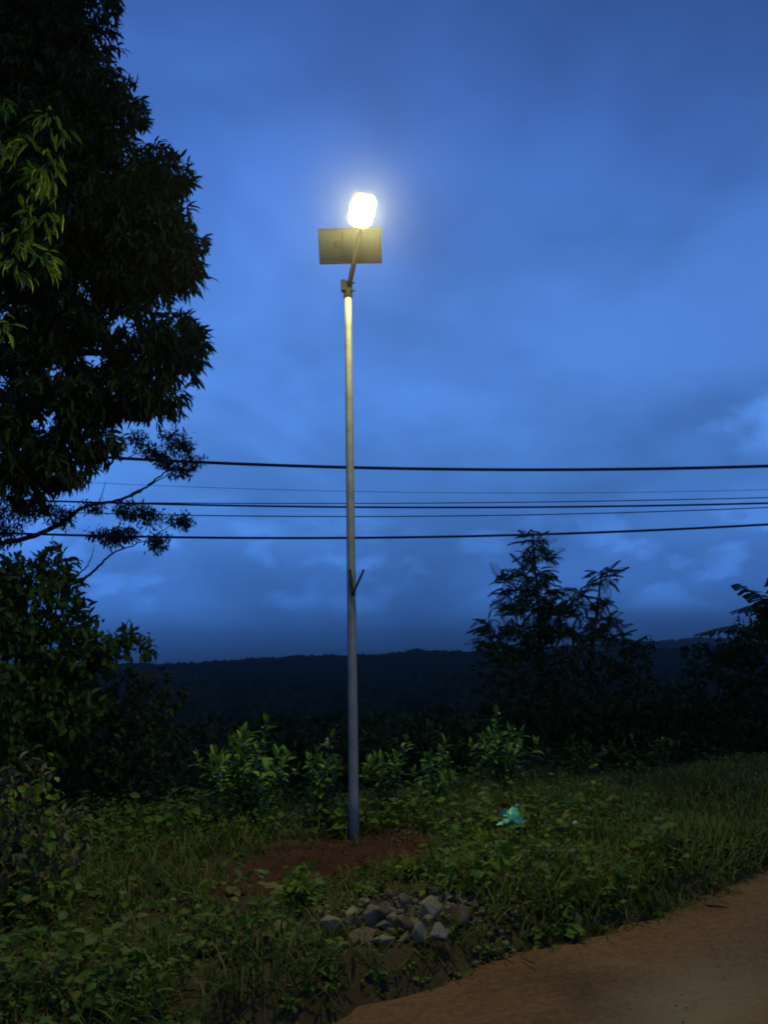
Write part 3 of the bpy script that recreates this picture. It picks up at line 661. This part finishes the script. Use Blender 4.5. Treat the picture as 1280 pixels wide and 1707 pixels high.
feather_tree('taller feathery-leaved tree, its top crossing the lowest cable', [(888, 898, 24, 22), (895, 925, 36, 18), (890, 955, 42, 20), (905, 985, 44, 18), (842, 968, 24, 20), (850, 995, 28, 22), (890, 1015, 58, 22), (930, 1010, 28, 14), (885, 1050, 65, 24), (818, 1042, 26, 22), (810, 1065, 22, 16), (860, 1085, 66, 22), (930, 1050, 30, 18)], 17.0,
             [([(905, 1240), (902, 1150), (900, 1050), (892, 960), (888, 885)], .10, .015), ([(902, 1120), (870, 1060), (845, 980)], .035, .01), ([(902, 1080), (930, 1030), (950, 1005)], .03, .008), ([(870, 1250), (866, 1170), (850, 1100), (820, 1050)], .05, .012)], 215, 150)
feather_tree('shorter feathery-leaved tree with a gap below its top, right of the taller one', [(1000, 955, 26, 15), (1010, 972, 20, 12), (972, 985, 26, 12), (955, 1000, 18, 10), (1005, 1002, 26, 9), (975, 1015, 30, 10), (1000, 1035, 34, 16), (1010, 1060, 44, 18), (960, 1055, 40, 18)], 16.2,
             [([(985, 1250), (985, 1150), (990, 1060), (996, 1000), (1002, 950)], .07, .012), ([(990, 1050), (970, 1010), (955, 995)], .025, .006)], 190, 100)
clump_tree('dark_shrub', 'dark thicket under the feathery trees', [(860, 1115, 70, 35), (960, 1105, 70, 35), (1060, 1080, 30, 18), (1050, 1105, 40, 30), (870, 1170, 80, 45), (970, 1170, 90, 60), (1060, 1170, 60, 60), (1105, 1175, 40, 50), (900, 1235, 110, 45), (1020, 1235, 110, 45), (1110, 1240, 60, 40)], 15.6, .9, 120, 6, .15, .42, .3, 'darkshrub',
           [([(930, 1290), (935, 1200), (940, 1120)], .05, .02), ([(1060, 1290), (1062, 1200), (1065, 1110)], .05, .02)], 'shrub')
clump_tree('dark_shrub', 'dark thicket at the right edge, below the banana plant', [(1170, 1100, 40, 30), (1250, 1055, 34, 30), (1225, 1085, 44, 30), (1285, 1040, 40, 40), (1230, 1120, 60, 50), (1290, 1120, 60, 60), (1160, 1180, 60, 50), (1240, 1195, 80, 60), (1310, 1190, 60, 80), (1160, 1225, 60, 30)], 16.5, .8, 120, 6, .15, .42, .3, 'darkshrub',
           [([(1190, 1270), (1192, 1200), (1200, 1110)], .05, .02)], 'shrub')

# ------------------------------------------------------------------ banana plant at the right edge
def banana():
    Y = 14.5; b0 = at(1292, 1240, Y); base = Vector((b0.x, Y, float(ground_z(b0.x, Y))))
    t = empty('banana_plant', base, 'dark banana plant with torn leaves at the right edge', 'plant')
    crown = at(1290, 1060, Y); c = curve([base - Vector((0, 0, .2)), base.lerp(crown, .5) + Vector((.05, 0, 0)), crown], 6)
    MB().tube(c, taper(len(c), .13, .07), 10).build('stem', M['palebark'], t, True)
    LV = [((1290, 1060), (1270, 1000), (1226, 973)), ((1290, 1055), (1262, 1012), (1222, 1018)), ((1288, 1070), (1225, 1045), (1158, 1058)), ((1288, 1080), (1235, 1070), (1190, 1110)), ((1292, 1060), (1320, 985), (1370, 965)),
          ((1292, 1065), (1340, 1030), (1400, 1060)), ((1290, 1050), (1295, 985), (1300, 935)), ((1290, 1075), (1265, 1040), (1245, 1075))]
    for li, (a, b_, d) in enumerate(LV):
        mid = curve([at(*a, Y), at(*b_, Y - .3 + .2 * (li % 3)), at(*d, Y - .5 + .35 * (li % 4))], 12); n_ = len(mid); mb = MB()
        mb.tube(mid, taper(n_, .022, .006), 5); w = .27
        for i in range(3, n_ - 1):
            tdir = (mid[i + 1] - mid[i]).normalized(); side = tdir.cross(Vector((0, 0, 1))); side = side.normalized() if side.length > .1 else Vector((0, 1, 0))
            nrm = side.cross(tdir); f_ = (i - 2) / (n_ - 2); ww = w * math.sin(math.pi * min(1, .12 + f_ * .86)) ** .6
            for sg in (-1, 1):
                dr_ = random.uniform(.25, 1.0); gap = random.choice((0, 0, .12, .3)); q0 = mid[i]; q1 = mid[i].lerp(mid[i + 1], 1 - gap)
                o1 = side * sg * ww * math.cos(dr_ * .6); dz = Vector((0, 0, -ww * dr_ * .55)); sk_ = tdir * ww * .25
                mb.add([q0, q1, q1 + o1 * .55 + dz * .3 + sk_ * .4, q0 + o1 * .55 + dz * .3 + sk_ * .4, q1 + o1 + dz + sk_, q0 + o1 * .97 + dz + sk_], [(0, 1, 2, 3), (3, 2, 4, 5)])
        mb.build('leaf', M['banana'], t)
banana()

# ------------------------------------------------------------------ valley forest beyond the verge (one dark mass)
cv, cf = [], []
r0 = np.random.default_rng(5)
for i in range(80):
    u = unit(r0.normal(size=3)); u[2] = abs(u[2]) * 1.0 - .25; p = u * (0.62 + .38 * r0.random()); s_ = .17 * (0.6 + r0.random()); a = unit(np.cross(u, r0.normal(size=3))); b_ = unit(np.cross(u, a) + .5 * r0.normal(size=3)); k = len(cv)
    cv += [tuple(p - a * s_), tuple(p + b_ * s_ * .6), tuple(p + a * s_), tuple(p - b_ * s_ * .6)]; cf.append((k, k + 1, k + 2, k + 3))
NF = 4500; fa = rng.uniform(-.68, .68, NF); fd = 22 * np.exp(rng.random(NF) * math.log(250 / 22)); X = np.sin(fa) * fd; Y = np.cos(fa) * fd; gzf = ground_z(X, Y)
rr = rng.uniform(1.5, 3.2, NF) * (1 + fd / 260); hz = rr * rng.uniform(.8, 1.3, NF); cz = gzf + hz * .8
ok = (cz + hz < 1.6 - .012 * fd * (fd < 150)) & (Y > 12.5 + .5 * np.clip(X, -6, 9)); 
Mf = np.zeros((NF, 3, 4)); a_ = rng.uniform(0, 6.28, NF); Mf[:, 0, 0] = np.cos(a_) * rr; Mf[:, 0, 1] = -np.sin(a_) * rr; Mf[:, 1, 0] = np.sin(a_) * rr; Mf[:, 1, 1] = np.cos(a_) * rr; Mf[:, 2, 2] = hz; Mf[:, :, 3] = np.stack([X, Y, cz], -1)
tag(joined('far_forest', cv, cf, Mf[ok], M['forest'], None, 'stuff'), 'dark forest filling the valley below the hills', 'forest')

# ------------------------------------------------------------------ stones
def stone(px, py, w, h, m, label=None, group='broken stones heaped in the verge', lift=0.0, flat=.8):
    p = on_ground(px, py, .09 + lift); s = mpp(p); gz_ = float(ground_z(p.x, p.y))
    rx_, rz_ = w * s * .60, h * s * .54; ry_ = (rx_ + rz_) / 2
    import bmesh
    bm = bmesh.new(); 
    for i in range(13):
        u = Vector(unit(rng.normal(size=3))); e = .85 + .15 * random.random()
        bm.verts.new((u.x * rx_ * 1.12 * e, u.y * ry_ * 1.1 * e, u.z * rz_ * 1.12 * e))
    bmesh.ops.convex_hull(bm, input=bm.verts); 
    bmesh.ops.delete(bm, geom=[v for v in bm.verts if not v.link_faces], context='VERTS')
    bmesh.ops.bevel(bm, geom=list(bm.edges), offset=min(rx_, rz_) * .07, segments=1, affect='EDGES')
    me = bpy.data.meshes.new('stone'); bm.to_mesh(me); bm.free()
    o = link('stone', me, M[m]); z = gz_ + rz_ * .68 + lift * .9
    # rest it on the ground without leaving the line of sight it has from the road
    q = on_ground(px, py, z); o.location = q; o.rotation_euler = (random.uniform(-.35, .35), random.uniform(-.35, .35), random.uniform(-.8, .8))
    return tag(o, label or 'small grey-brown stone among the broken stones in the roadside heap', 'stone', group)
stone(554, 1542, 38, 28, 'palestone', 'pale rounded stone, leftmost of the roadside heap')
stone(581, 1522, 36, 22, 'palestone', 'pale flat stone above the dark gap, second from the left of the heap')
stone(587, 1540, 26, 22, 'darkstone', 'blackish stone between the two leftmost pale stones')
stone(620, 1529, 42, 36, 'stone', 'large grey stone in the left middle of the heap')
stone(641, 1520, 18, 32, 'stone', 'narrow upright stone beside the large grey one in the heap', lift=.05)
stone(676, 1500, 26, 20, 'stone', 'pointed grey stone at the top back of the heap', lift=.04)
stone(716, 1512, 38, 34, 'palestone', 'large pale block at the right back of the heap', lift=.06)
stone(700, 1554, 32, 26, 'palestone', 'pale wedge-shaped stone in the front middle of the heap', lift=.03)
stone(731, 1558, 28, 36, 'palestone', 'pale upright block at the front right of the heap')
stone(769, 1526, 40, 34, 'brownstone', 'brownish stone at the right side of the heap')
stone(606, 1562, 52, 22, 'brownstone', 'long flat brownish slab at the front left of the heap')
stone(635, 1566, 42, 20, 'stone', 'flat grey slab at the front of the heap')
for a, lb in zip([(662, 1511, 26, 16), (659, 1533, 30, 22, .04), (672, 1540, 26, 26, .04), (687, 1524, 22, 18, .05), (797, 1536, 20, 11), (812, 1548, 12, 17), (794, 1549, 14, 10), (762, 1491, 30, 12), (742, 1493, 22, 12), (700, 1489, 28, 11), (608, 1505, 18, 16), (647, 1489, 15, 18), (653, 1552, 24, 16), (669, 1563, 26, 18), (725, 1492, 22, 12), (778, 1569, 14, 12), (806, 1567, 16, 12), (690, 1540, 22, 18, .05), (745, 1535, 24, 20), (640, 1545, 26, 18, .02), (715, 1536, 24, 18, .04), (790, 1510, 20, 14)], ['small stone behind the upright narrow stone, near the top back of the heap', 'grey stone in the very middle of the heap', "upright grey stone just right of the heap's middle", 'small stone on the crest of the heap, left of the large pale block', 'flat chip at the right end of the heap', 'thin upright chip, rightmost of the heap', 'small chip just left of the rightmost upright chip', 'flat stone at the far right back of the heap', 'flat stone behind the large pale block', 'flat chip at the back of the heap, right of the pointed stone', 'small round stone at the back left of the heap', 'small stone farthest back in the heap', 'low stone between the large grey stone and the front slabs', "stone in front of the heap's middle, beside the grey slab", 'small stone at the back, left of the flat stones', 'tiny stone in the weeds below the brownish stone', 'tiny stone in the weeds below the right end of the heap', 'stone just behind the pale wedge-shaped stone', 'stone between the upright pale block and the brownish stone', 'stone in front of the narrow upright stone', 'stone just above the pale upright block at the front right', 'small stone at the back right of the heap, above the brownish stone']):
    stone(a[0], a[1], a[2], a[3], random.choice(('stone', 'stone', 'brownstone')), lb, lift=a[4] if len(a) > 4 else 0)
stone(948, 1536, 46, 34, 'stone', 'lone dim grey stone half hidden in grass by the road edge', 'stones by the road edge')
stone(972, 1548, 12, 9, 'palestone', 'tiny whitish stone beside the lone stone at the road edge', 'stones by the road edge')
stone(797, 1614, 22, 16, 'brownstone', 'brown stone at the road edge below the heap', 'stones by the road edge')

# ------------------------------------------------------------------ grass and herbs of the verge (ground cover)
STONE_C = on_ground(680, 1530, .05); BAG = on_ground(850, 1378, .12)
def scatter(n, dens_f):
    x = rng.uniform(-6, 11, n); y = rng.uniform(2.6, 15.5, n); s, t = verge_dist(x, y)
    edge = 10.8 + .5 * np.clip(x, -6, 9)
    p = np.maximum(sstep(-.14, .05, s), .10 * sstep(-.45, -.1, s)) * (y < edge) * (np.abs(x) < .62 * y + .8)
    p = p * (1 - .98 * (1 - sstep(.95, 1.25, soil_f(x, y) + .5 * vnoise(x * 3, y * 3, 99)))) * dens_f(x, y, s)
    hd_ = np.hypot((x - STONE_C.x) / .60, (y - STONE_C.y) / .36); p = p * (.10 + .90 * sstep(.68, 1.0, hd_)); bd_ = np.hypot(x - BAG.x, (y - BAG.y + .22) / 1.6); p = p * (.04 + .96 * sstep(.16, .3, bd_))
    k = rng.random(n) < p; return x[k], y[k], s[k]
def herb(n, L, per, dens_f, hmax, m, name, label):
    x, y, s = scatter(n, dens_f); N = len(x) * per
    base = np.stack([x, y, ground_z(x, y)], -1); hgt = hmax * (.35 + .65 * rng.random(len(x))) * (.6 + .8 * np.clip(vnoise(x * .9, y * .9, 61) + .5, 0, 1)) * np.clip(s * 2, .35, 1)
    pos = np.repeat(base, per, 0); f_ = rng.random(N); a = rng.uniform(0, 2 * math.pi, N); hh = np.repeat(hgt, per) * (.2 + .8 * f_); w = np.repeat(hgt, per) * .55 * rng.random(N)
    pos = pos + np.stack([np.cos(a) * w, np.sin(a) * w, hh], -1)
    d = np.stack([np.cos(a), np.sin(a), rng.uniform(-.35, .5, N)], -1); ln = L * rng.uniform(.55, 1.3, N) * np.repeat(np.exp(rng.normal(scale=.38, size=len(x))), per)
    Ma = frames(pos, d, np.array([0, 0, 1.]) + rng.normal(scale=.55, size=(N, 3)), ln, ln * np.repeat(rng.uniform(.28, .85, len(x)), per))
    tag(joined(name, LEAF_V, LEAF_F, Ma, M[m], None, 'stuff'), label, 'ground cover')
left_d = lambda x, y, s: np.clip(1.1 - .40 * (x - .2), .08, 1) * sstep(-.22, .22, vnoise(x * 1.3, y * 1.3, 63) + .5 * vnoise(x * 3.4, y * 3.4, 64))
herb(13000, .056, 14, left_d, .40, 'herb', 'herbs', 'low broad-leaved weeds covering the verge left of the road')
herb(1000, .07, 9, lambda x, y, s: (x > .6) * sstep(.0, .35, vnoise(x * .9, y * .9, 65) + .1), .22, 'lime', 'herbs', 'patches of brighter green weeds in the grass at right')
herb(2600, .05, 10, lambda x, y, s: sstep(-.1, .4, vnoise(x * 1.3, y * 1.3, 68)), .16, 'dead', 'dry_weeds', 'withered brown weeds scattered through the verge')
herb(14000, .042, 8, lambda x, y, s: .75 * (s < 2.4) + .2, .10, 'herb', 'seedlings', 'small creeping weeds between the stones and the road')
def grass(n, dens_f, L, m, name, label, per=5):
    x, y, s = scatter(n, dens_f); N = len(x) * per
    base = np.repeat(np.stack([x, y, ground_z(x, y) - .01], -1), per, 0) + np.concatenate([rng.normal(scale=.03, size=(N, 2)), np.zeros((N, 1))], 1)
    lean = rng.uniform(0, 2 * math.pi, N); q = rng.uniform(.15, 1.1, N); d = np.stack([np.cos(lean) * q, np.sin(lean) * q, np.ones(N)], -1)
    ln = L * rng.uniform(.4, 1.25, N) * np.repeat(np.clip(.55 + 1.0 * (vnoise(x * 1.4, y * 1.4, 66) + .3), .35, 1.4) * np.clip(s * 1.6 + .5, .35, 1), per)
    Ma = frames(base, d, np.stack([-np.cos(lean) * .01, -np.sin(lean) * .01, np.ones(N)], -1) + rng.normal(scale=.15, size=(N, 3)), ln, np.full(N, .011) * rng.uniform(.6, 1.5, N))
    tag(joined(name, BLADE_V, BLADE_F, Ma, M[m], None, 'stuff'), label, 'grass')
grass(45000, lambda x, y, s: np.clip(.6 + .35 * (x + .3), .5, 1) * (.55 + .45 * sstep(-.3, .2, vnoise(x * 1.6, y * 1.6, 67))), .26, 'grass', 'grass', 'rough grass growing along the edge of the dirt road')

# a few weeds that stand out
def weed(label, px, py, h, L, m, nst, w, name='weed'):
    g = on_ground(px, py, .06); shrub(name, label, px, py, w, h, g.y, nst, L, m, .5, cat='weed')
weed('small weed with yellow leaves in the grass right of the stones', 790, 1452, 30, .05, 'yellow', 3, 18)
weed('bright green weed clump just in front of the turquoise bag', 850, 1416, 28, .07, 'lime', 6, 44)
weed('bright green weed clump at the right rim of the bare soil', 800, 1422, 34, .08, 'lime', 6, 50)
weed('bright green weed at the front rim of the bare soil', 690, 1468, 30, .075, 'lime', 5, 46)
weed('leafy weed left of the stone heap', 505, 1520, 60, .085, 'lime', 8, 66)

# clods on the bare soil, grit on the road (too small to pick apart)
pv_, pf_ = [(0, 0, 1), (.9, .1, .1), (.2, .95, .0), (-.85, .3, .15), (-.3, -.9, .05), (.6, -.7, .1), (0, 0, -.6)], []
for i in range(5): pf_ += [(0, 1 + i, 1 + (i + 1) % 5), (6, 1 + (i + 1) % 5, 1 + i)]
def grit(name, x, y, z, r, m, label):
    n_ = len(x); a = rng.uniform(0, 6.28, n_); Mg = frames(np.stack([x, y, z], -1), np.stack([np.cos(a), np.sin(a), rng.normal(scale=.3, size=n_)], -1), np.array([0, 0, 1.]) + rng.normal(scale=.3, size=(n_, 3)), r, r * rng.uniform(.6, 1, n_), r * rng.uniform(.5, .9, n_))
    return tag(joined(name, pv_, pf_, Mg, m, None, 'stuff'), label, 'gravel')
xx = rng.uniform(-3, 2, 9000); yy = rng.uniform(5.5, 8.5, 9000); k = soil_f(xx, yy) < 1.0; xx, yy = xx[k][:700], yy[k][:700]
grit('clods', xx, yy, ground_z(xx, yy) + .022 + .035 * (1 - sstep(.2, 1.05, soil_f(xx, yy))) + .045 * fbm(xx * 5, yy * 5, 93), .004 + .013 * rng.random(len(xx)) ** 3, M['soil'], 'crumbs of red soil on the bare patch at the pole')
q_ = rng.normal(size=(420, 2)) * np.array([.42, .22]); xx = STONE_C.x + q_[:, 0] + .1; yy = STONE_C.y + q_[:, 1]
grit('rubble', xx, yy, ground_z(xx, yy) + .012, .010 + .032 * rng.random(420) ** 2, M['stone'], 'small stone fragments between the stones of the heap')
t_ = rng.uniform(-2, 8, 5200); s_ = -rng.random(5200) ** 1.8 * 2.6 + .12; xx = E0.x + RT.x * t_ + RN.x * s_; yy = E0.y + RT.y * t_ + RN.y * s_
k = rng.random(5200) < .35 + .65 * sstep(-.1, .3, vnoise(xx * 2, yy * 2, 77)); xx, yy = xx[k], yy[k]
grit('gravel', xx, yy, np.full(len(xx), .006) + .03 * vnoise(xx * .8, yy * .8, 71), .002 + .008 * rng.random(len(xx)) ** 3, M['palestone'], 'loose grit scattered over the dirt road')

# ------------------------------------------------------------------ litter
def crumple(name, label, p, w, h, m, cat, seed):
    n_ = 15; v = []; f = []; r_ = np.random.default_rng(seed)
    for i in range(n_ + 1):
        for j in range(n_ + 1):
            a, b_ = i / n_ - .5, j / n_ - .5
            hump = (1 - min(1, (a * a * 3.4 + b_ * b_ * 3.4))) * h
            z = hump * (.55 + .9 * (vnoise(a * 9 + seed, b_ * 9, seed) + .5)) + .012 * vnoise(a * 25, b_ * 25 + seed, seed + 1)
            v.append(Vector((p.x + a * w * 1.05 + .03 * vnoise(b_ * 8, a * 8, seed + 2), p.y + b_ * w * .6 + .03 * vnoise(a * 8, b_ * 8 + 4, seed + 3), p.z + .01 + float(z))))
    for i in range(n_):
        for j in range(n_): q = i * (n_ + 1) + j; f.append((q, q + n_ + 1, q + n_ + 2, q + 1))
    o = link(name, mesh(name, v, f, True), M[m]); sm = o.modifiers.new('thickness', 'SOLIDIFY'); sm.thickness = .0015; return tag(o, label, cat)
def gpt(px, py, dz=.0):
    p = on_ground(px, py, .08); p.z = float(ground_z(p.x, p.y)) + dz; return p
crumple('plastic_bag', 'crumpled turquoise plastic bag lying in the grass', Vector((BAG.x, BAG.y, float(ground_z(BAG.x, BAG.y)) + .09)), .27, .12, 'plastic', 'litter', 3)
crumple('paper_scrap', 'small white scrap beside the turquoise bag', gpt(864, 1362, .10), .024, .016, 'white', 'litter', 5)
crumple('paper_scrap', 'tiny white scrap in the grass right of the turquoise bag', gpt(960, 1392, .10), .026, .016, 'white', 'litter', 8)
# fallen leaves and twigs by the road
def fallen(label, px, py, L, az_, m):
    p = on_ground(px, py, .02); Mx = frames(np.array([[p.x, p.y, .035]]), np.array([[math.cos(az_), math.sin(az_), .06]]), np.array([[.2, -.2, 1.]]), np.array([L]), np.array([L * .38]))[0]
    me = mesh('fallen_leaf', LEAF_V, LEAF_F); o = link('fallen_leaf', me, M[m]); o.matrix_basis = Matrix([list(Mx[0]), list(Mx[1]), list(Mx[2]), [0, 0, 0, 1]]); tag(o, label, 'leaf')
fallen('long yellowish leaf lying over the road edge at right', 1162, 1500, .2, -.6, 'dead')
fallen('pale curled leaf at the verge beside the lone grey stone', 925, 1545, .14, .3, 'dead')
fallen('withered leaf on the verge right of the stone heap', 870, 1558, .12, -.7, 'dead')
p = on_ground(876, 1600, .03); c = curve([p + Vector((-.02, .05, .01)), p, p + Vector((.03, -.09, .015))], 4)
tag(MB().tube(c, .004, 5).build('twig', M['bark']), 'thin dark twig lying on the road edge below the stones', 'twig')

# ------------------------------------------------------------------ thin haze, added to give the lamp a glow
hv = MB().box((0, 0, -25), (10400, 10400, 200)).build('haze', None)
hm = bpy.data.materials.new('lamp_glow_haze'); hm.use_nodes = True; hm.node_tree.nodes.clear()
pv = hm.node_tree.nodes.new('ShaderNodeVolumePrincipled'); ho = hm.node_tree.nodes.new('ShaderNodeOutputMaterial'); hm.node_tree.links.new(pv.outputs[0], ho.inputs['Volume'])
pv.inputs['Color'].default_value = (.9, .93, .97, 1); pv.inputs['Density'].default_value = .0007; pv.inputs['Anisotropy'].default_value = .94
hv.data.materials.append(hm); tag(hv, 'thin haze added over the whole place for the lamp glow', 'haze', kind='stuff')
